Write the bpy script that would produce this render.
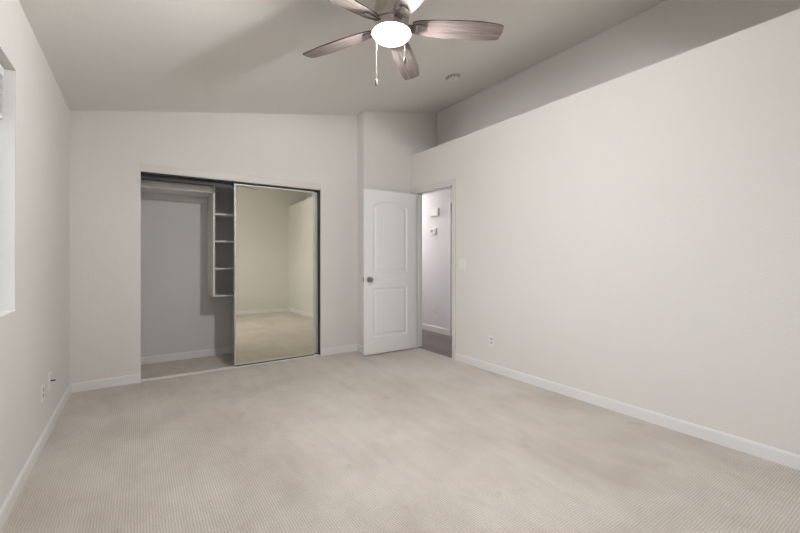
import bpy, bmesh, math, random
from mathutils import Vector, Matrix
random.seed(4)
for o in list(bpy.data.objects): bpy.data.objects.remove(o)
SC = bpy.context.scene
COL = SC.collection

# ------------------------------------------------------------------ camera
cam_d = bpy.data.cameras.new('camera'); cam = bpy.data.objects.new('camera', cam_d); COL.objects.link(cam)
cam.location = (0, 0, 1.1836); cam.rotation_euler = (math.pi/2, 0, math.radians(-33.95))
cam_d.sensor_width = 36; cam_d.lens = 388/800*36; cam_d.shift_y = -7.32/800; cam_d.clip_start = .02
SC.camera = cam

# ------------------------------------------------------------------ world, light, exposure
SKY = 2.5            # bright overcast daylight outside the window
BULB = 1680.0         # fan lamp
GLOW = 48.0          # bright patch added to the sky, south of the window, to whiten its reveal
HALL = 76.0          # added, unseen hall lamp (W)
w = bpy.data.worlds.new('world'); SC.world = w; w.use_nodes = True
bg = w.node_tree.nodes['Background']; bg.inputs[1].default_value = SKY
# overcast sky above, dimmer sunlit ground and neighbouring walls below the horizon
_tc = w.node_tree.nodes.new('ShaderNodeTexCoord'); _sx = w.node_tree.nodes.new('ShaderNodeSeparateXYZ'); _cr = w.node_tree.nodes.new('ShaderNodeValToRGB')
_mr = w.node_tree.nodes.new('ShaderNodeMapRange'); _mr.inputs['From Min'].default_value = -1; _mr.inputs['From Max'].default_value = 1
w.node_tree.links.new(_tc.outputs['Generated'], _sx.inputs[0]); w.node_tree.links.new(_sx.outputs['Z'], _mr.inputs['Value']); w.node_tree.links.new(_mr.outputs[0], _cr.inputs[0]); 
_dt = w.node_tree.nodes.new('ShaderNodeVectorMath'); _dt.operation = 'DOT_PRODUCT'; _dt.inputs[1].default_value = Vector((-.34, -.90, .26)).normalized()
_gl = w.node_tree.nodes.new('ShaderNodeMapRange'); _gl.interpolation_type = 'SMOOTHSTEP'; _gl.inputs['From Min'].default_value = .88; _gl.inputs['From Max'].default_value = 1.0; _gl.inputs['To Min'].default_value = 1.0; _gl.inputs['To Max'].default_value = GLOW
_vm = w.node_tree.nodes.new('ShaderNodeVectorMath'); _vm.operation = 'SCALE'
w.node_tree.links.new(_tc.outputs['Generated'], _dt.inputs[0]); w.node_tree.links.new(_dt.outputs['Value'], _gl.inputs['Value'])
w.node_tree.links.new(_cr.outputs[0], _vm.inputs[0]); w.node_tree.links.new(_gl.outputs[0], _vm.inputs['Scale']); w.node_tree.links.new(_vm.outputs[0], bg.inputs[0])
_e = _cr.color_ramp.elements; _e[0].position = .40; _e[0].color = (.24, .225, .20, 1); _e[1].position = .56; _e[1].color = (.93, .96, 1, 1)
vs = SC.view_settings
vs.view_transform = 'Standard'; vs.look = 'None'; vs.gamma = 1; vs.use_curve_mapping = False
vs.exposure = 0.88
pl = bpy.data.lights.new('window_daylight_portal', 'AREA'); pl.shape = 'RECTANGLE'
pl.size = 2.7; pl.size_y = 1.2; pl.cycles.is_portal = True
po = bpy.data.objects.new('window_daylight_portal', pl); COL.objects.link(po)
po.location = (-.70, 1.39, 1.525); po.rotation_euler = (0, math.radians(-90), 0)
po.rotation_euler = Matrix(((0, 0, -1), (1, 0, 0), (0, -1, 0))).to_euler()   # local -Z looks into the room (+X)

# ------------------------------------------------------------------ dimensions (metres; the camera stands at x = 0, y = 0)
XL, XR, XR2 = -.509, 3.086, 3.548
YS, YB, YF, YC = -.49, 4.49, 4.317, 5.24      # south wall, closet wall, face wall by the door, closet back
XJ = 2.354                                    # jog between closet wall and face wall
ZL = 2.594                                    # ledge
def cz(x): return 2.505 + .1907*(x - XL)

# ------------------------------------------------------------------ materials
def mat(name, col, rough=.6, metal=0, spec=.5):
    m = bpy.data.materials.new(name); m.use_nodes = True
    b = m.node_tree.nodes['Principled BSDF']
    b.inputs['Base Color'].default_value = (*col, 1); b.inputs['Roughness'].default_value = rough
    b.inputs['Metallic'].default_value = metal; b.inputs['Specular IOR Level'].default_value = spec
    return m
def N(m, t, **kw):
    n = m.node_tree.nodes.new(t)
    for k, v in kw.items():
        if k in n.inputs.keys(): n.inputs[k].default_value = v
        else: setattr(n, k, v)
    return n
def L(m, a, ao, b, bi): m.node_tree.links.new(a.outputs[ao], b.inputs[bi])
def bump_paint(name, col, rough=.75, scale=95, strength=.25, dist=.0025, blotch=.02):
    m = mat(name, col, rough, spec=.3); b = m.node_tree.nodes['Principled BSDF']
    tc = N(m, 'ShaderNodeTexCoord')
    n1 = N(m, 'ShaderNodeTexNoise', Scale=scale, Detail=2.0, Roughness=.5)
    L(m, tc, 'Object', n1, 'Vector')
    r = N(m, 'ShaderNodeValToRGB'); r.color_ramp.elements[0].position = .42; r.color_ramp.elements[1].position = .62
    L(m, n1, 'Fac', r, 'Fac')
    bp = N(m, 'ShaderNodeBump', Strength=strength, Distance=dist); L(m, r, 'Color', bp, 'Height'); L(m, bp, 'Normal', b, 'Normal')
    n2 = N(m, 'ShaderNodeTexNoise', Scale=1.7, Detail=3.0); L(m, tc, 'Object', n2, 'Vector')
    mx = N(m, 'ShaderNodeMix', data_type='RGBA'); L(m, n2, 'Fac', mx, 'Factor')
    mx.inputs[6].default_value = (*[c*(1-blotch) for c in col], 1); mx.inputs[7].default_value = (*[min(1, c*(1+blotch)) for c in col], 1)
    L(m, mx, 2, b, 'Base Color')
    return m
WALLC = (.795, .772, .742)
M = {}
M['wall'] = bump_paint('wall_paint', WALLC)
M['ceiling'] = bump_paint('ceiling_paint', (.83, .80, .77), scale=70)
M['hallwall'] = bump_paint('hall_wall_paint', (.80, .79, .80))
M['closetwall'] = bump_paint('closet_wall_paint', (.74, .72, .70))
M['trim'] = mat('trim_enamel', (.84, .83, .82), .35)
M['liner'] = mat('sky_whitened_reveal', (.93, .925, .91), .5)  # whiter than the wall: skylight on the reveal put into the colour
M['casing'] = mat('casing_paint', (.73, .70, .655), .45)
M['door'] = mat('door_enamel', (.90, .89, .88), .38)
M['white'] = mat('white_plastic', (.85, .84, .82), .35)
M['offwhite'] = mat('offwhite_plastic', (.66, .64, .61), .4)
M['dark'] = mat('dark_track_and_gap_shade', (.055, .055, .06), .5, .3)  # track metal; also colours the shade strips around the closet doors
M['slot'] = mat('socket_slot', (.02, .02, .02), .6)
M['alu'] = mat('satin_aluminium', (.62, .625, .61), .5, .4)
M['track'] = mat('pale_floor_track', (.86, .83, .80), .5)
M['nickel'] = mat('brushed_nickel', (.33, .305, .28), .3, 1)
M['grille'] = mat('grey_plastic', (.30, .30, .31), .5)
M['melamine'] = mat('white_melamine', (.80, .785, .765), .4)
M['plate'] = mat('grey_beige_plastic', (.50, .47, .43), .5)
M['blind'] = mat('white_blind_slat', (.82, .82, .81), .5)
M['vinyl'] = mat('white_vinyl', (.8, .8, .8), .4)
M['chain'] = mat('cream_chain', (.20, .185, .16), .4)
def mirror_m():
    m = mat('silvered_glass', (.79, .775, .655), .004, 1); return m
M['mirror'] = mirror_m()
def glass_m(name, tint=(.97, .98, .98), ior=1.45):
    m = bpy.data.materials.new(name); m.use_nodes = True; nt = m.node_tree
    for n in list(nt.nodes):
        if n.type != 'OUTPUT_MATERIAL': nt.nodes.remove(n)
    out = nt.nodes[0]; f = N(m, 'ShaderNodeFresnel', IOR=ior)
    a = N(m, 'ShaderNodeBsdfTransparent', Color=(*tint, 1)); g = N(m, 'ShaderNodeBsdfGlossy', Roughness=.02)
    mx = N(m, 'ShaderNodeMixShader'); L(m, f, 0, mx, 0); L(m, a, 0, mx, 1); L(m, g, 0, mx, 2); L(m, mx, 0, out, 'Surface')
    return m
M['glass'] = glass_m('window_glass'); M['bowl'] = glass_m('clear_bowl_glass', (.96, .97, .97))
def emit_m(name, col, s):
    m = mat(name, (.9, .9, .9), .3); b = m.node_tree.nodes['Principled BSDF']
    b.inputs['Emission Color'].default_value = (*col, 1); b.inputs['Emission Strength'].default_value = s
    return m
M['bulb'] = emit_m('lit_bulb', (1, 1, 1), BULB)

def carpet_m():
    m = mat('loop_carpet', (.5, .43, .38), .95, spec=.1); b = m.node_tree.nodes['Principled BSDF']
    b.inputs['Sheen Weight'].default_value = .15
    tc = N(m, 'ShaderNodeTexCoord')
    mp = N(m, 'ShaderNodeMapping'); mp.inputs['Rotation'].default_value = (0, 0, math.radians(0)); L(m, tc, 'Object', mp, 'Vector')
    # rows of loops, a small woven grid
    nz = N(m, 'ShaderNodeTexNoise', Scale=22.0, Detail=3.0); L(m, mp, 'Vector', nz, 'Vector')
    sc = N(m, 'ShaderNodeVectorMath', operation='SCALE'); sc.inputs['Scale'].default_value = .012; L(m, nz, 'Color', sc, 0)
    ad = N(m, 'ShaderNodeVectorMath', operation='ADD'); L(m, mp, 'Vector', ad, 0); L(m, sc, 0, ad, 1)
    w1 = N(m, 'ShaderNodeTexWave', wave_type='BANDS', bands_direction='X', Scale=27.0, Distortion=0.0); L(m, ad, 0, w1, 'Vector')
    w2 = N(m, 'ShaderNodeTexWave', wave_type='BANDS', bands_direction='Y', Scale=27.0, Distortion=0.0); L(m, ad, 0, w2, 'Vector')
    mu = N(m, 'ShaderNodeMath', operation='MULTIPLY'); L(m, w1, 'Fac', mu, 0); L(m, w2, 'Fac', mu, 1)
    fine = N(m, 'ShaderNodeTexNoise', Scale=230.0, Detail=2.0); L(m, tc, 'Object', fine, 'Vector')
    ad2 = N(m, 'ShaderNodeMath', operation='MULTIPLY_ADD'); ad2.inputs[1].default_value = .9
    L(m, fine, 'Fac', ad2, 0); L(m, mu, 0, ad2, 2)
    bp = N(m, 'ShaderNodeBump', Strength=.6, Distance=.005); L(m, ad2, 0, bp, 'Height'); L(m, bp, 'Normal', b, 'Normal')
    # colour: fibres, soft traffic wear, a few spots
    cr = N(m, 'ShaderNodeValToRGB'); e = cr.color_ramp.elements
    e[0].position = .2; e[0].color = (.535, .472, .420, 1); e[1].position = 1.0; e[1].color = (.90, .835, .775, 1)
    L(m, ad2, 0, cr, 'Fac')
    big = N(m, 'ShaderNodeTexNoise', Scale=1.3, Detail=4.0, Roughness=.6); L(m, tc, 'Object', big, 'Vector')
    c2 = N(m, 'ShaderNodeValToRGB'); e = c2.color_ramp.elements
    e[0].position = .36; e[0].color = (.86, .845, .83, 1); e[1].position = .60; e[1].color = (1.0, 1.0, 1.0, 1); L(m, big, 'Fac', c2, 'Fac')
    mm = N(m, 'ShaderNodeMix', data_type='RGBA', blend_type='MULTIPLY'); mm.inputs[0].default_value = 1
    L(m, cr, 'Color', mm, 6); L(m, c2, 'Color', mm, 7)
    sm = N(m, 'ShaderNodeMapping'); sm.inputs['Rotation'].default_value = (0, 0, math.radians(38)); sm.inputs['Scale'].default_value = (5.5, 1.5, 1); L(m, tc, 'Object', sm, 'Vector')
    st = N(m, 'ShaderNodeTexNoise', Scale=1.4, Detail=4.0, Roughness=.6, Distortion=.6); L(m, sm, 'Vector', st, 'Vector')
    c4 = N(m, 'ShaderNodeValToRGB'); e = c4.color_ramp.elements
    e[0].position = .35; e[0].color = (.93, .925, .92, 1); e[1].position = .58; e[1].color = (1, 1, 1, 1); L(m, st, 'Fac', c4, 'Fac')
    m4 = N(m, 'ShaderNodeMix', data_type='RGBA', blend_type='MULTIPLY'); m4.inputs[0].default_value = 1
    L(m, mm, 2, m4, 6); L(m, c4, 'Color', m4, 7); mm = m4
    sp = N(m, 'ShaderNodeTexNoise', Scale=4.2, Detail=3.0, Roughness=.55); L(m, tc, 'Object', sp, 'Vector')
    c3 = N(m, 'ShaderNodeValToRGB'); e = c3.color_ramp.elements
    e[0].position = .25; e[0].color = (.86, .85, .84, 1); e[1].position = .35; e[1].color = (1, 1, 1, 1); L(m, sp, 'Fac', c3, 'Fac')
    m2 = N(m, 'ShaderNodeMix', data_type='RGBA', blend_type='MULTIPLY'); m2.inputs[0].default_value = 1
    L(m, mm, 2, m2, 6); L(m, c3, 'Color', m2, 7); L(m, m2, 2, b, 'Base Color')
    return m
M['carpet'] = carpet_m()

def plank_m():
    m = mat('hall_planks', (.3, .25, .22), .4); b = m.node_tree.nodes['Principled BSDF']
    tc = N(m, 'ShaderNodeTexCoord'); mp = N(m, 'ShaderNodeMapping'); mp.inputs['Rotation'].default_value = (0, 0, math.pi/2)
    L(m, tc, 'Object', mp, 'Vector')
    br = N(m, 'ShaderNodeTexBrick', Scale=1.0); L(m, mp, 'Vector', br, 'Vector'); br.offset = .37
    br.inputs['Brick Width'].default_value = 1.2; br.inputs['Row Height'].default_value = .16; br.inputs['Mortar Size'].default_value = .0025
    br.inputs['Color1'].default_value = (.15, .12, .108, 1); br.inputs['Color2'].default_value = (.23, .185, .168, 1); br.inputs['Mortar'].default_value = (.08, .065, .055, 1)
    m3 = N(m, 'ShaderNodeMapping'); m3.inputs['Scale'].default_value = (30, 1.6, 1); L(m, tc, 'Object', m3, 'Vector')
    nz = N(m, 'ShaderNodeTexNoise', Scale=1.5, Detail=5.0); L(m, m3, 'Vector', nz, 'Vector')
    cr = N(m, 'ShaderNodeValToRGB'); e = cr.color_ramp.elements; e[0].position = .3; e[0].color = (.75, .75, .75, 1); e[1].position = .7; e[1].color = (1.1, 1.1, 1.1, 1)
    L(m, nz, 'Fac', cr, 'Fac')
    mm = N(m, 'ShaderNodeMix', data_type='RGBA', blend_type='MULTIPLY'); mm.inputs[0].default_value = 1
    L(m, br, 'Color', mm, 6); L(m, cr, 'Color', mm, 7); L(m, mm, 2, b, 'Base Color')
    return m
M['planks'] = plank_m()

def blade_m():
    m = mat('weathered_blade', (.3, .25, .23), .75, spec=.2); b = m.node_tree.nodes['Principled BSDF']
    tc = N(m, 'ShaderNodeTexCoord'); mp = N(m, 'ShaderNodeMapping'); mp.inputs['Scale'].default_value = (2.2, 42, 8); L(m, tc, 'Object', mp, 'Vector')
    nz = N(m, 'ShaderNodeTexNoise', Scale=1.6, Detail=6.0, Roughness=.65); L(m, mp, 'Vector', nz, 'Vector')
    cr = N(m, 'ShaderNodeValToRGB'); e = cr.color_ramp.elements
    e[0].position = .3; e[0].color = (.105, .082, .075, 1); e[1].position = .72; e[1].color = (.33, .275, .255, 1)
    L(m, nz, 'Fac', cr, 'Fac'); L(m, cr, 'Color', b, 'Base Color')
    return m
M['blade'] = blade_m()
M['edge'] = mat('blade_edge_dark', (.035, .025, .022), .5)
def washed_m():
    m = mat('washed_nickel', (.60, .54, .50), .5, .25); return m
M['fan'] = washed_m()
M['iron'] = mat('washed_iron', (.16, .135, .125), .8, 0, .2)

# ------------------------------------------------------------------ mesh helpers
def box(bm, a, b, bev=0):
    x0, y0, z0 = a; x1, y1, z1 = b
    vs_ = [bm.verts.new(p) for p in ((x0,y0,z0),(x1,y0,z0),(x1,y1,z0),(x0,y1,z0),(x0,y0,z1),(x1,y0,z1),(x1,y1,z1),(x0,y1,z1))]
    fs = [bm.faces.new([vs_[i] for i in f]) for f in ((0,3,2,1),(4,5,6,7),(0,1,5,4),(1,2,6,5),(2,3,7,6),(3,0,4,7))]
    if bev:
        ed = set(e for f in fs for e in f.edges)
        bmesh.ops.bevel(bm, geom=list(ed), offset=bev, segments=2, profile=.6, affect='EDGES')
def prism(bm, poly, y0, y1, axis='y'):
    """poly: 2D points; extruded along axis."""
    def P(u, v, t): return {'y': (u, t, v), 'z': (u, v, t), 'x': (t, u, v)}[axis]
    A = [bm.verts.new(P(u, v, y0)) for u, v in poly]; B = [bm.verts.new(P(u, v, y1)) for u, v in poly]
    n = len(poly)
    bm.faces.new(A); bm.faces.new(B[::-1])
    for i in range(n): bm.faces.new((A[i], B[i], B[(i+1) % n], A[(i+1) % n]))
def lathe(bm, prof, seg=48, c=(0,0,0), axis='z', cap=True):
    rings = []
    for r, z in prof:
        ring = []
        for k in range(seg):
            a = 2*math.pi*k/seg; u, v = r*math.cos(a), r*math.sin(a)
            p = {'z': (u, v, z), 'y': (u, z, v), 'x': (z, u, v)}[axis]
            ring.append(bm.verts.new((p[0]+c[0], p[1]+c[1], p[2]+c[2])))
        rings.append(ring)
    for i in range(len(rings)-1):
        for k in range(seg):
            bm.faces.new((rings[i][k], rings[i][(k+1) % seg], rings[i+1][(k+1) % seg], rings[i+1][k]))
    if cap:
        if prof[0][0] > 1e-5: bm.faces.new(rings[0][::-1])
        if prof[-1][0] > 1e-5: bm.faces.new(rings[-1])
def obj(name, bm, m, parent=None, smooth=False, kind=None, loc=None):
    bmesh.ops.remove_doubles(bm, verts=bm.verts, dist=1e-6)
    bmesh.ops.recalc_face_normals(bm, faces=bm.faces)
    me = bpy.data.meshes.new(name); bm.to_mesh(me); bm.free()
    for mm in (m if isinstance(m, (list, tuple)) else [m]): me.materials.append(mm)
    if smooth:
        for p in me.polygons: p.use_smooth = True
        try: me.set_sharp_from_angle(angle=math.radians(35))
        except Exception: pass
    o = bpy.data.objects.new(name, me); COL.objects.link(o)
    if parent: o.parent = parent
    if loc: o.location = loc
    if kind: o['kind'] = kind
    return o
def thing(name, label, cat, loc=(0,0,0), rot=(0,0,0), group=None, kind=None):
    o = bpy.data.objects.new(name, None); COL.objects.link(o); o.empty_display_size = .05
    o.location = loc; o.rotation_euler = rot
    if label: o['label'] = label
    if cat: o['category'] = cat
    if group: o['group'] = group
    if kind: o['kind'] = kind
    return o
def B(): return bmesh.new()
def struct(name, boxes, m, label=None, bev=0):
    bm = B()
    for a, b in boxes: box(bm, a, b, bev)
    o = obj(name, bm, m, kind='structure')
    if label: o['label'] = label
    return o

# ------------------------------------------------------------------ structure
T = .12
struct('floor', [((XL-.02, YS-.02, -.08), (XR+.018, YC+.02, 0))], M['carpet'], 'beige loop pile carpet of the bedroom and closet')
struct('floor_hall', [((XR+.018, 2.0, -.08), (5.6, 7.0, -.006))], M['planks'], 'grey brown plank floor of the hallway')
# sloped ceiling slab
bm = B(); prism(bm, [(XL-.1, cz(XL-.1)), (XR2+.1, cz(XR2+.1)), (XR2+.1, cz(XR2+.1)+.1), (XL-.1, cz(XL-.1)+.1)], YS-.1, 4.56); o = obj('ceiling', bm, M['ceiling'], kind='structure'); o['label'] = 'sloped white bedroom ceiling'
WY0, WY1, WZ0, WZ1 = .10, 2.68, .925, 2.125
WT = .16
struct('wall_left', [((XL-WT, YS-.1, -.02), (XL, WY0, cz(XL)+.05)), ((XL-WT, WY1, -.02), (XL, YB+.05, cz(XL)+.05)),
                     ((XL-WT, WY0, -.02), (XL, WY1, WZ0)), ((XL-WT, WY0, WZ1), (XL, WY1, cz(XL)+.05))], M['wall'], 'beige wall with the window')
bm = B(); prism(bm, [(XL-.1, -.02), (XR2+.1, -.02), (XR2+.1, cz(XR2+.1)+.03), (XL-.1, cz(XL-.1)+.03)], YS-.1, YS); obj('wall_front', bm, M['wall'], kind='structure')['label'] = 'plain wall opposite the closet, seen in the mirror'
# closet wall with opening
CX0, CX1, CZ = .015, 1.850, 2.03
bm = B()
box(bm, (XL-.05, YB, -.02), (CX0, YB+T+.01, cz(XL))); prism(bm, [(XL-.05, cz(XL)), (CX0, cz(XL)), (CX0, cz(CX0)+.02), (XL-.05, cz(XL)+.02)], YB, YB+T+.01)
prism(bm, [(CX0, CZ), (CX1, CZ), (CX1, cz(CX1)+.02), (CX0, cz(CX0)+.02)], YB, YB+T+.01)
prism(bm, [(CX1, -.02), (XJ, -.02), (XJ, cz(XJ)+.02), (CX1, cz(CX1)+.02)], YB, YB+T+.01)
obj('wall_back', bm, M['wall'], kind='structure')['label'] = 'beige wall around the closet opening'
# projecting wall section behind the open door, running up over the ledge
bm = B()
prism(bm, [(XJ, -.02), (XR+.004, -.02), (XR+.004, 2.50), (XR2+.1, 2.50), (XR2+.1, cz(XR2+.1)+.02), (XJ, cz(XJ)+.02)], YF, YB+T)
obj('wall_jog', bm, M['wall'], kind='structure')['label'] = 'projecting wall section behind the open door'
# right wall, doorway, ledge
DY0, DY1, DZ = 3.455, 4.218, 2.082
RT = .10
bm = B()
box(bm, (XR, YS-.05, -.02), (XR+RT, DY0, ZL)); box(bm, (XR, DY0, DZ), (XR+RT, DY1, ZL)); box(bm, (XR, DY1, -.02), (XR+RT, YF+.3, 2.5)); box(bm, (XR, DY1, 2.5), (XR+RT, YF, ZL))
box(bm, (XR+RT, YS-.05, 2.50), (XR2+.05, YF, ZL))
obj('wall_right', bm, M['wall'], kind='structure')['label'] = 'long beige wall with the ledge on top and the doorway'
struct('wall_recess', [((XR2, YS-.05, ZL-.05), (XR2+.1, YF+.05, cz(XR2)+.05))], M['wall'], 'set back wall above the ledge')
# closet interior
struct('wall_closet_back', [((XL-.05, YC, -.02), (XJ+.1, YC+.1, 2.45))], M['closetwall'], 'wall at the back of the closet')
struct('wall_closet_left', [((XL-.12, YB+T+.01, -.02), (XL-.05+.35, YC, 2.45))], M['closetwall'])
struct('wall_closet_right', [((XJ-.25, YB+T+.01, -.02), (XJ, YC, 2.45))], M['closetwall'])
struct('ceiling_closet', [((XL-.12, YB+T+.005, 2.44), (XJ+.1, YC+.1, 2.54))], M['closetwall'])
# hall
HX, HYD = 4.01, 4.590
struct('wall_hall', [((HX, HYD, -.02), (HX+.1, 7.0, 2.5)), ((HX, 2.0, 2.06), (HX+.1, HYD, 2.5)), ((HX, 2.0, -.02), (HX+.1, 3.75, 2.06))], M['hallwall'], 'white hallway wall seen through the doorway')
struct('wall_hall_end', [((XR+RT-.3, 6.9, -.02), (5.6, 7.0, 2.5)), ((XR+RT, 1.95, -.02), (HX+.1, 2.05, 2.5)), ((XR, YF+.29, -.02), (XR+RT, 6.95, 2.5))], M['hallwall'])
struct('ceiling_hall', [((XR+RT, 2.0, 2.44), (HX+.1, 7.0, 2.499))], M['hallwall'])

# baseboards: profile with eased top
def base_profile(t=.014, h=.082): return [(0, 0), (t, 0), (t, h-.014), (t-.003, h-.004), (t-.008, h), (0, h)]
def baseboard(name, p, q, n, m=None, z=0, h=.082):
    """p->q along the wall foot, n = unit normal into the room."""
    bm = B(); pr = base_profile(h=h)
    A = [bm.verts.new((p[0]+n[0]*u, p[1]+n[1]*u, z+v)) for u, v in pr]; C = [bm.verts.new((q[0]+n[0]*u, q[1]+n[1]*u, z+v)) for u, v in pr]
    bm.faces.new(A); bm.faces.new(C[::-1])
    for i in range(len(pr)): bm.faces.new((A[i], C[i], C[(i+1) % len(pr)], A[(i+1) % len(pr)]))
    o = obj(name, bm, m or M['trim'], kind='structure'); return o
baseboard('baseboard_left', (XL, YS), (XL, YB), (1, 0))
baseboard('baseboard_back', (XL, YB), (CX0+.002, YB), (0, -1))
baseboard('baseboard_back_right', (CX1-.002, YB), (XJ+.0, YB), (0, -1))
baseboard('baseboard_jog', (XJ, YB), (XJ, YF-.014), (-1, 0))
baseboard('baseboard_face', (XJ-.014, YF), (XR, YF), (0, -1))
baseboard('baseboard_right', (XR, YS), (XR, DY0-.05), (-1, 0))
baseboard('baseboard_front', (XL, YS), (XR, YS), (0, 1))
baseboard('baseboard_closet', (XL+.30, YC), (XJ-.25, YC), (0, -1))
baseboard('baseboard_hall', (HX, HYD), (HX, 6.9), (-1, 0), z=-.006, h=.095)

# ------------------------------------------------------------------ closet opening trim, tracks
struct('trim_1', [((CX0-.003, YB-.010, CZ), (CX1+.003, YB+.001, CZ+.078))], M['casing'], 'flat head board over the closet opening', bev=.002)
struct('trim_2', [((CX0, YB+.018, CZ-.010), (CX1, YB+T-.004, CZ)), ((CX0, YB+T-.020, CZ-.052), (CX1, YB+T-.012, CZ)),
                  ], M['dark'], 'dark metal upper track of the closet doors')
struct('trim_3', [((CX0, YB+.006, -.002), (CX1, YB+.030, .010)), ((CX0, YB+.062, -.002), (CX1, YB+.068, .009))], M['track'], 'thin metal floor track of the closet doors')
struct('trim_4', [((CX1-.007, YB+.012, 0), (CX1+.001, YB+.1, CZ))], M['dark'], 'dark strip put in for the shaded gap at the closet jamb')  # shade in the jamb gap, set as a dark strip

# ------------------------------------------------------------------ mirrored closet doors
def mirror_door(name, x0, x1, y, label, rs=.017):
    W = x1-x0; H = 1.992
    t = thing(name, label, 'mirror door', (x0, y, .022), (math.radians(-.60), 0, 0), kind='structure')
    f = .017
    for s, (a, b) in (('stile', ((0, 0, 0), (f, .022, H))), ('stile', ((W-rs, 0, 0), (W, .022, H))), ('bottom_rail', ((f, 0, 0), (W-rs, .022, .022))), ('top_rail', ((f, 0, H-.016), (W-rs, .022, H)))):
        bm = B(); box(bm, a, b, .0025); obj(s, bm, M['alu'], t)
    bm = B(); box(bm, (f-.002, .005, .020), (W-f+.002, .017, H-.014)); obj('mirror', bm, M['mirror'], t)['label'] = 'tinted mirror glass'
    bm = B(); box(bm, (.01, .004, -.019), (W-.01, .018, -.0002)); obj('bottom_gap_shade', bm, M['dark'], t)  # dark strip painted in for the shadow under the door
    return t
mirror_door('door_2', .866, 1.784, YB+.024, 'front mirrored sliding closet door in a slim metal frame')
mirror_door('door_3', .935, 1.842, YB+.066, 'rear mirrored sliding closet door showing only as a sliver of metal frame', .034)

# ------------------------------------------------------------------ closet shelf and shelf tower
t = thing('closet_shelf', 'long off-white shelf high on the back wall of the closet', 'shelf', (-.15, 5.02, 1.934))
bm = B(); box(bm, (-.055, -.205, 0), (.842, .22, .019), .001); obj('board', bm, M['melamine'], t)
bm = B(); box(bm, (-.055, -.22, -.003), (.842, -.2055, .068), .001); obj('front_edge', bm, M['melamine'], t)
bm = B(); box(bm, (-.055, .202, -.07), (.842, .22, -.0005), .001); obj('cleat', bm, M['melamine'], t)
TX0, TX1, TY0, TZ0 = .696, 1.15, 4.80, .757
t = thing('shelf_tower', 'narrow white open shelf unit hung in the closet beside the mirror door', 'shelf unit', (TX0, TY0, TZ0))
TW, TD, TH = TX1-TX0, YC-TY0, 1.262
for nm, a, b in (('side_panel', (0, 0, 0), (.018, TD, TH)), ('side_panel', (TW-.018, 0, 0), (TW, TD, TH)), ('back_panel', (.018, TD-.008, 0), (TW-.018, TD, TH))):
    bm = B(); box(bm, a, b, .001); obj(nm, bm, M['melamine'], t)
for z in (.0, .309, .620, .930, TH-.018):
    bm = B(); box(bm, (.0185, .001, z), (TW-.0185, TD-.009, z+.017), .0008); obj('shelf', bm, M['melamine'], t)

# ------------------------------------------------------------------ bedroom door
def casing():
    c = M['casing']; wd = .045
    struct('trim_5', [((XR-.012, DY0-wd, 0), (XR+.001, DY0-.002, DZ+.055)), ((XR-.012, DY0-.002, DZ+.004), (XR+.001, YF-.002, DZ+.055)), ((XR-.012, DY1+.004, 0), (XR+.001, DY1+.05, DZ+.004))], c, 'narrow casing around the bedroom doorway', bev=.002)
    jt = .018
    struct('trim_6', [((XR-.002, DY0, 0), (XR+RT+.002, DY0+jt, DZ)), ((XR-.002, DY1-jt, 0), (XR+RT+.002, DY1, DZ)), ((XR-.002, DY0+jt, DZ-jt), (XR+RT+.002, DY1-jt, DZ)),
                      ((XR+.045, DY0+jt, 0), (XR+.08, DY0+jt+.011, DZ-jt)), ((XR+.045, DY1-jt-.011, 0), (XR+.08, DY1-jt, DZ-jt)), ((XR+.045, DY0+jt, DZ-jt-.011), (XR+.08, DY1-jt, DZ-jt))], M['trim'], 'white door frame of the bedroom doorway')
casing()
LX0, LX1, LY0, LY1, LZ0, LZ1 = 2.268, 3.050, 4.150, 4.185, .012, 2.040
dr = thing('door_1', 'white two-panel interior door with an arched upper panel, standing open against the wall', 'door', (LX1, LY0, LZ0), kind='structure')
W, H, TK = LX1-LX0, LZ1-LZ0, LY1-LY0
def loc_x(x): return -W + x        # x measured from the free edge
pm, pr_ = .130, .142
lower = [(pm, .205), (W-pr_, .205), (W-pr_, .815), (pm, .815)]
az = 1.838; rise = .062
up = [(pm, 1.0), (W-pr_, 1.0), (W-pr_, az)]
n = 18
for i in range(1, n):
    s = i/n; xx = W-pr_ - (W-pm-pr_)*s; up.append((xx, az + rise*(1-(2*s-1)**2)))
up.append((pm, az))
bm = B()
def lx(poly): return [(loc_x(a), b) for a, b in poly]
prism(bm, lx([(0, 0), (pm, 0), (pm, H), (0, H)]), 0, TK); prism(bm, lx([(W-pr_, 0), (W, 0), (W, H), (W-pr_, H)]), 0, TK)
prism(bm, lx([(pm, 0), (W-pr_, 0), (W-pr_, .205), (pm, .205)]), 0, TK); prism(bm, lx([(pm, .815), (W-pr_, .815), (W-pr_, 1.0), (pm, 1.0)]), 0, TK)
arc = up[2:]
prism(bm, lx([(W-pr_, H)] + arc + [(pm, H)]), 0, TK)
obj('leaf', bm, M['door'], dr)
def offset(poly, d):
    out = []; n = len(poly)
    for i in range(n):
        p0, p1, p2 = Vector(poly[i-1]), Vector(poly[i]), Vector(poly[(i+1) % n])
        e1 = (p1-p0).normalized(); e2 = (p2-p1).normalized()
        n1 = Vector((-e1.y, e1.x)); n2 = Vector((-e2.y, e2.x)); bis = (n1+n2).normalized(); k = d/max(.3, bis.dot(n1))
        out.append(tuple(p1+bis*k))
    return out
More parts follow.
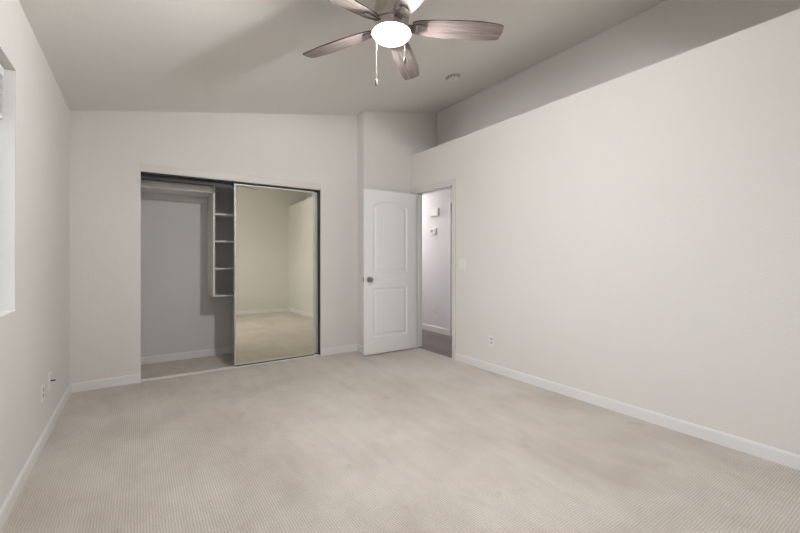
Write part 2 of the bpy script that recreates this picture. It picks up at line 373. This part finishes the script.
def panel(poly):
    bm = B()
    for side in (0, 1):
        def yy(d): return d if side == 0 else TK-d
        loops = []
        for ins, dep in ((0, 0.0), (.005, .004), (.012, .0085), (.024, .009), (.032, .0075), (.050, .0025), (.056, .002)):
            loops.append([bm.verts.new((loc_x(a), yy(dep), b)) for a, b in offset(poly, ins)])
        for l0, l1 in zip(loops, loops[1:]):
            for i in range(len(poly)): bm.faces.new((l0[i], l0[(i+1) % len(poly)], l1[(i+1) % len(poly)], l1[i]))
        bm.faces.new(loops[-1])
    return bm
obj('panel', panel(lower), M['door'], dr); obj('panel', panel(up), M['door'], dr)['label'] = 'arched upper panel'
kz = .925
for s in (-1, 1):
    y = 0 if s < 0 else TK
    bm = B(); prof = [(0, 0), (.033, 0), (.033, .004), (.028, .009), (.013, .012), (.011, .030), (.018, .036), (.027, .046), (.0285, .055), (.025, .064), (.012, .069), (0, .070)]
    lathe(bm, [(r, s*z) for r, z in prof], 32, (loc_x(.066), y, kz), 'y', cap=False); obj('knob', bm, M['nickel'], dr, True)['label'] = 'brushed nickel knob'
bm = B(); box(bm, (loc_x(0)-.0015, .006, kz-.028), (loc_x(0)+.001, TK-.006, kz+.028), .0005); box(bm, (loc_x(0)-.008, .012, kz-.008), (loc_x(0), .023, kz+.008), .001); obj('latch', bm, M['nickel'], dr)
for z in (.20, 1.0, 1.80):
    bm = B(); lathe(bm, [(0, -.045), (.006, -.045), (.006, .045), (0, .045)], 14, (.012, TK+.002, z), cap=False); obj('hinge', bm, M['nickel'], dr, True)
# strike plate on the other jamb
struct('trim_7', [((XR+.012, DY0+.0175, .91), (XR+.038, DY0+.0195, .97))], M['nickel'], 'small strike plate on the door frame')

# hall: neighbouring door frame and door
struct('trim_8', [((HX-.014, HYD-.055, -.006), (HX+.001, HYD+.002, 2.075)), ((HX-.014, 3.68, 2.05), (HX+.001, HYD-.055, 2.115)), ((HX-.014, 3.68, -.006), (HX+.001, 3.74, 2.05))], M['trim'], 'white casing of the door across the hall', bev=.002)
struct('door_4', [((HX+.006, 3.75, 0), (HX+.041, HYD-.001, 2.055))], M['door'], 'white door across the hall')

# ------------------------------------------------------------------ window and blind
wn = thing('window_1', 'white vinyl window set deep in the left wall', 'window', (XL-WT, (WY0+WY1)/2, WZ0), kind='structure')
hw, hh, fr = (WY1-WY0)/2, WZ1-WZ0, .045
for a, b in (((.01, -hw, 0), (.055, hw, fr)), ((.01, -hw, hh-fr), (.055, hw, hh)), ((.01, -hw, fr), (.055, -hw+fr, hh-fr)), ((.01, hw-fr, fr), (.055, hw, hh-fr)), ((.012, -.02, fr), (.05, .02, hh-fr))):
    bm = B(); box(bm, a, b, .003); obj('window_frame', bm, M['vinyl'], wn)
for s in (-1, 1):
    bm = B(); y0, y1 = sorted((s*.0205, s*(hw-fr-.0005))); box(bm, (.028, y0, fr+.0005), (.033, y1, hh-fr-.0005)); obj('pane', bm, M['glass'], wn)
struct('trim_9', [((XL-WT+.056, WY1-.004, WZ0+.003), (XL-.004, WY1+.001, WZ1-.003)), ((XL-WT+.056, WY0-.001, WZ0+.003), (XL-.004, WY0+.004, WZ1-.003)),
                  ((XL-WT+.056, WY0, WZ0-.001), (XL-.001, WY1, WZ0+.004))], M['liner'], 'window reveal, whitened to stand for bright skylight')
bl = thing('window_blind', 'white horizontal blind drawn up in the top of the left window', 'blind', (XL-.068, (WY0+WY1)/2, WZ1-.004))
bm = B(); box(bm, (-.028, -hw+.012, -.048), (.028, hw-.012, 0), .003); obj('headrail', bm, M['blind'], bl)
bm = B()
for i in range(12):
    z = -.062-i*.0145; a = math.radians(12)
    prism(bm, [(-.024, z-.005), (0, z+.0015), (.024, z+.002), (.024, z+.004), (0, z+.004), (-.024, z-.003)], -hw+.014, hw-.014)
obj('slats', bm, M['blind'], bl)
bm = B(); box(bm, (-.025, -hw+.014, -.256), (.025, hw-.014, -.238), .003); obj('bottom_rail', bm, M['blind'], bl)
for y in (-.9, 0, .9): bm = B(); box(bm, (-.001, y-.001, -.25), (.001, y+.001, -.04)); obj('cord', bm, M['blind'], bl)

# ------------------------------------------------------------------ wall plates
def plate(name, label, cat, loc, facing, w=.070, h=.115, kind='outlet', group=None):
    """local frame: plate lies in XZ, faces -Y."""
    rz = {'-x': -math.pi/2, '+x': math.pi/2, '-y': 0, '+y': math.pi}[facing]
    t = thing(name, label, cat, loc, (0, 0, rz), group)
    bm = B(); box(bm, (-w/2, -.0075, -h/2), (w/2, 0, h/2), .002); obj('cover_plate', bm, M['white'], t)
    if kind == 'outlet':
        for z in (-.0195, .0195):
            bm = B(); lathe(bm, [(.0, -.0085), (.0165, -.0085), (.0172, -.0055), (.0172, -.004)], 24, (0, 0, z), 'y', cap=False); f = obj('receptacle', bm, M['offwhite'], t)
            bm = B()
            for xx in (-.0065, .0065): box(bm, (xx-.0013, -.0092, z-.002), (xx+.0013, -.0084, z+.007))
            lathe(bm, [(0, -.0092), (.0026, -.0092), (.0026, -.0084)], 10, (0, 0, z-.009), 'y', cap=False)
            s = obj('slots', bm, M['slot'], f)
    elif kind == 'switch':
        for xx in (-.023, .023):
            bm = B(); prism(bm, [(-.0065, -.033), (-.0105, .033), (-.004, .033), (-.004, -.033)], xx-.0165, xx+.0165, 'x'); obj('rocker', bm, M['white'], t)
            bm = B(); box(bm, (xx-.0185, -.0068, -.035), (xx+.0185, -.0045, .035)); obj('rocker_surround', bm, M['offwhite'], t)
    elif kind == 'jack':
        bm = B(); lathe(bm, [(0, -.034), (.005, -.034), (.005, -.018), (.0045, -.016), (.0045, -.004)], 16, (0, 0, 0), 'y', cap=False); obj('coax_plug', bm, M['slot'], t, True)['label'] = 'dark cable plug'
    return t
plate('light_switch', 'white double rocker switch plate beside the doorway', 'light switch', (XR, 3.292, 1.128), '-x', .116, .116, 'switch')
plate('wall_outlet', 'white outlet low on the long right wall', 'outlet', (XR, 2.849, .325), '-x')
plate('wall_outlet', 'white outlet low on the left wall, nearer of its two plates', 'outlet', (XL, 3.300, .340), '+x')
plate('cable_outlet', 'white wall plate with a dark cable plug on the left wall', 'cable outlet', (XL, 3.540, .352), '+x', kind='jack')
plate('wall_outlet', 'outlet on the plain wall, seen only in the closet mirror', 'outlet', (2.44, YS, .33), '+y')
plate('wall_outlet', 'white outlet low on the hallway wall', 'outlet', (HX, 4.93, .33), '-x')

# thermostat and chime on the hall wall
t = thing('thermostat', 'small white thermostat with grey display on the hallway wall under the chime box', 'thermostat', (HX, 4.97, 1.64), (0, 0, -math.pi/2))
bm = B(); box(bm, (-.08, -.024, -.045), (.08, 0, .045), .004); obj('case', bm, M['white'], t)
bm = B(); box(bm, (-.052, -.0255, -.018), (.012, -.0235, .026), .0004); obj('display', bm, M['grille'], t)
bm = B(); box(bm, (.028, -.027, -.02), (.060, -.0235, .02), .001); obj('buttons', bm, M['offwhite'], t)
t = thing('door_chime', 'white square chime box high on the hallway wall', 'door chime', (HX, 4.94, 1.945), (0, 0, -math.pi/2))
bm = B(); box(bm, (-.11, -.022, -.062), (.11, 0, .062), .006); obj('case', bm, M['white'], t)
bm = B(); box(bm, (-.09, -.0235, -.045), (.09, -.0215, .045), .0004); obj('cover', bm, M['white'], t)

# ------------------------------------------------------------------ smoke detector
sl = math.atan(.1907)
t = thing('smoke_detector', 'round white smoke detector on the sloped ceiling', 'smoke detector', (2.775, 3.115, cz(2.775)), (0, -sl, 0))
bm = B(); lathe(bm, [(0, 0), (.078, 0), (.078, -.014), (.072, -.016)], 40); obj('mounting_plate', bm, M['plate'], t, True)
bm = B(); lathe(bm, [(.064, -.008), (.064, -.026), (.058, -.036), (.040, -.041), (0, -.042)], 40); bd = obj('body', bm, M['white'], t, True)
for k in range(12):
    a = k*math.pi/6; bm = B()
    v = [bm.verts.new((rr*math.cos(a+da), rr*math.sin(a+da), z)) for rr, da, z in ((.0645, -.12, -.017), (.0645, .12, -.017), (.0645, .12, -.024), (.0645, -.12, -.024), (.060, -.12, -.017), (.060, .12, -.017), (.060, .12, -.024), (.060, -.12, -.024))]
    for f in ((0, 1, 2, 3), (7, 6, 5, 4), (0, 4, 5, 1), (1, 5, 6, 2), (2, 6, 7, 3), (3, 7, 4, 0)): bm.faces.new([v[q] for q in f])
    obj('vent', bm, M['grille'], bd)
bm = B(); lathe(bm, [(0, -.045), (.009, -.045), (.009, -.040)], 20, (-.025, -.02, 0), cap=False); obj('test_button', bm, M['offwhite'], t, True)

# ------------------------------------------------------------------ ceiling fan with lamp
FX, FY, FZ = 1.225, 1.909, 2.545       # FZ: blade plane
FC = cz(FX)
fan = thing('ceiling_fan', 'grey-washed five-blade ceiling fan with a lit clear glass lamp', 'ceiling fan', (FX, FY, FC))
dz = FZ - FC
bm = B(); lathe(bm, [(.0, .02), (.070, .02), (.074, -.045), (.066, -.075), (.045, -.088), (0, -.09)], 40); obj('canopy', bm, M['fan'], fan, True)
bm = B(); lathe(bm, [(.0, -.085), (.034, -.085), (.058, -.098), (.085, -.128), (.101, -.165), (.106, -.200), (.106, dz+.050), (.100, dz+.042), (.100, dz+.020), (.0, dz+.020)], 56); mh = obj('motor_housing', bm, M['fan'], fan, True)
bm = B(); lathe(bm, [(.0, dz+.021), (.090, dz+.021), (.098, dz+.010), (.098, dz-.022), (.112, dz-.030), (.112, dz-.036), (.104, dz-.036), (.092, dz-.026), (0, dz-.026)], 56); obj('switch_housing', bm, M['fan'], fan, True)
# blades: outline in local XY, X along the radius
def blade_outline():
    return [(.122, -.040), (.155, -.052), (.25, -.063), (.38, -.070), (.52, -.072), (.60, -.064), (.652, -.055), (.662, -.044), (.667, .0), (.660, .046), (.650, .054), (.60, .062), (.48, .071), (.34, .068), (.22, .058), (.150, .048), (.122, .038)]
pitch = math.radians(-13)
def make_blade(ang):
    bm = B(); pts = blade_outline()
    A = [bm.verts.new((x, y, -.003)) for x, y in pts]; C = [bm.verts.new((x, y, .003)) for x, y in pts]; n = len(pts)
    bm.faces.new(A[::-1]).material_index = 0; bm.faces.new(C).material_index = 0
    for i in range(n): bm.faces.new((A[i], A[(i+1) % n], C[(i+1) % n], C[i])).material_index = 1
    b = obj('blade', bm, [M['blade'], M['edge']], fan)
    b.location = (0, 0, dz); b.rotation_euler = (pitch, 0, ang)
    bm = B()
    # blade iron: arm from the hub widening to a flange under the blade
    A = [(.085, -.024, .002), (.105, -.020, -.001), (.130, -.022, -.0035), (.155, -.028, -.0035), (.185, -.028, -.0035), (.198, -.014, -.0035), (.198, .014, -.0035), (.185, .028, -.0035), (.155, .028, -.0035), (.130, .022, -.0035), (.105, .020, -.001), (.085, .024, .002)]
    lo = [bm.verts.new((x, y, z-.006)) for x, y, z in A]; hi = [bm.verts.new((x, y, z)) for x, y, z in A]; n = 12
    for i in range(5):
        j = 11-i
        for S in (lo, hi): bm.faces.new((S[i], S[i+1], S[j-1], S[j]) if i < 5 else None)
    for i in range(n): bm.faces.new((lo[i], lo[(i+1) % n], hi[(i+1) % n], hi[i]))
    ir = obj('blade_iron', bm, M['iron'], b)
    for sx, sy in ((.155, -.017), (.155, .017), (.184, 0)):
        bm = B(); lathe(bm, [(0, -.013), (.004, -.012), (.006, -.0095)], 12, (sx, sy, 0), cap=False); obj('screw', bm, M['iron'], ir, True)
    return b
for k in range(5): make_blade(math.radians(403.74-360+72*k))
# lamp: clear shallow bowl with two lit bulbs
lk = dz-.036
bm = B(); lathe(bm, [(.111, lk+.002), (.1135, lk-.004), (.111, lk-.012), (.105, lk-.028), (.088, lk-.042), (.058, lk-.053), (.024, lk-.058), (0, lk-.0585)], 56, cap=False); sh = obj('lamp_shade', bm, M['bowl'], fan, True)
sh['label'] = 'clear shallow glass bowl'
bm = B(); lathe(bm, [(.1115, lk+.003), (.1155, lk+.003), (.1165, lk-.005), (.1135, lk-.009), (.1115, lk+.003)], 56, cap=False); obj('rim', bm, M['alu'], fan, True)
Rv = Vector((math.cos(math.radians(33.95)), -math.sin(math.radians(33.95)), 0)); Fv = Vector((math.sin(math.radians(33.95)), math.cos(math.radians(33.95)), 0))
for off, zz in ((Rv*-.036+Fv*.012, lk-.026), (Rv*.028-Fv*.020, lk-.034)):
    bm = B(); bmesh.ops.create_uvsphere(bm, u_segments=24, v_segments=16, radius=.019); bmesh.ops.scale(bm, vec=(1.25, 1, .9), verts=bm.verts)
    bmesh.ops.rotate(bm, cent=(0, 0, 0), matrix=Matrix.Rotation(math.radians(20), 3, 'Z'), verts=bm.verts)
    bmesh.ops.translate(bm, vec=(off.x, off.y, zz), verts=bm.verts); obj('bulb', bm, M['bulb'], fan, True)
    bm = B(); lathe(bm, [(.016, lk+.012), (.016, zz+.012), (.012, zz+.012)], 20, (off.x, off.y, 0)); obj('bulb_socket', bm, M['white'], fan, True)
for off, zt, zb in ((Rv*-.088, lk+.01, 2.235-FC), (Rv*.078-Fv*.088, lk+.01, 2.315-FC)):
    bm = B(); lathe(bm, [(.0009, zb), (.0009, zt)], 8, (off.x, off.y, 0))
    z = zb
    while z < zt: bmesh.ops.create_icosphere(bm, subdivisions=1, radius=.0017, matrix=Matrix.Translation((off.x, off.y, z))); z += .007
    ch = obj('pull_chain', bm, M['chain'], fan, True)
    bm = B(); lathe(bm, [(0, zb-.038), (.005, zb-.037), (.0075, zb-.030), (.0062, zb-.018), (.0075, zb-.006), (.004, zb+.001), (0, zb+.002)], 16, (off.x, off.y, 0), cap=False); obj('fob', bm, M['chain'], ch, True)

# ------------------------------------------------------------------ added hall lamp (out of view, put in to light the hall)
t = thing('added_hall_lamp', 'added round lamp above the hallway, out of view', 'ceiling lamp', (3.55, 6.00, 2.44))
bm = B(); lathe(bm, [(0, 0), (.13, 0), (.13, -.02), (.12, -.025)], 40); obj('base', bm, M['white'], t, True)
bm = B(); lathe(bm, [(.118, -.022), (.110, -.045), (.075, -.068), (0, -.078)], 40, cap=False); obj('lamp_shade', bm, emit_m('hall_lamp_glow', (1, .95, .92), HALL), t, True)
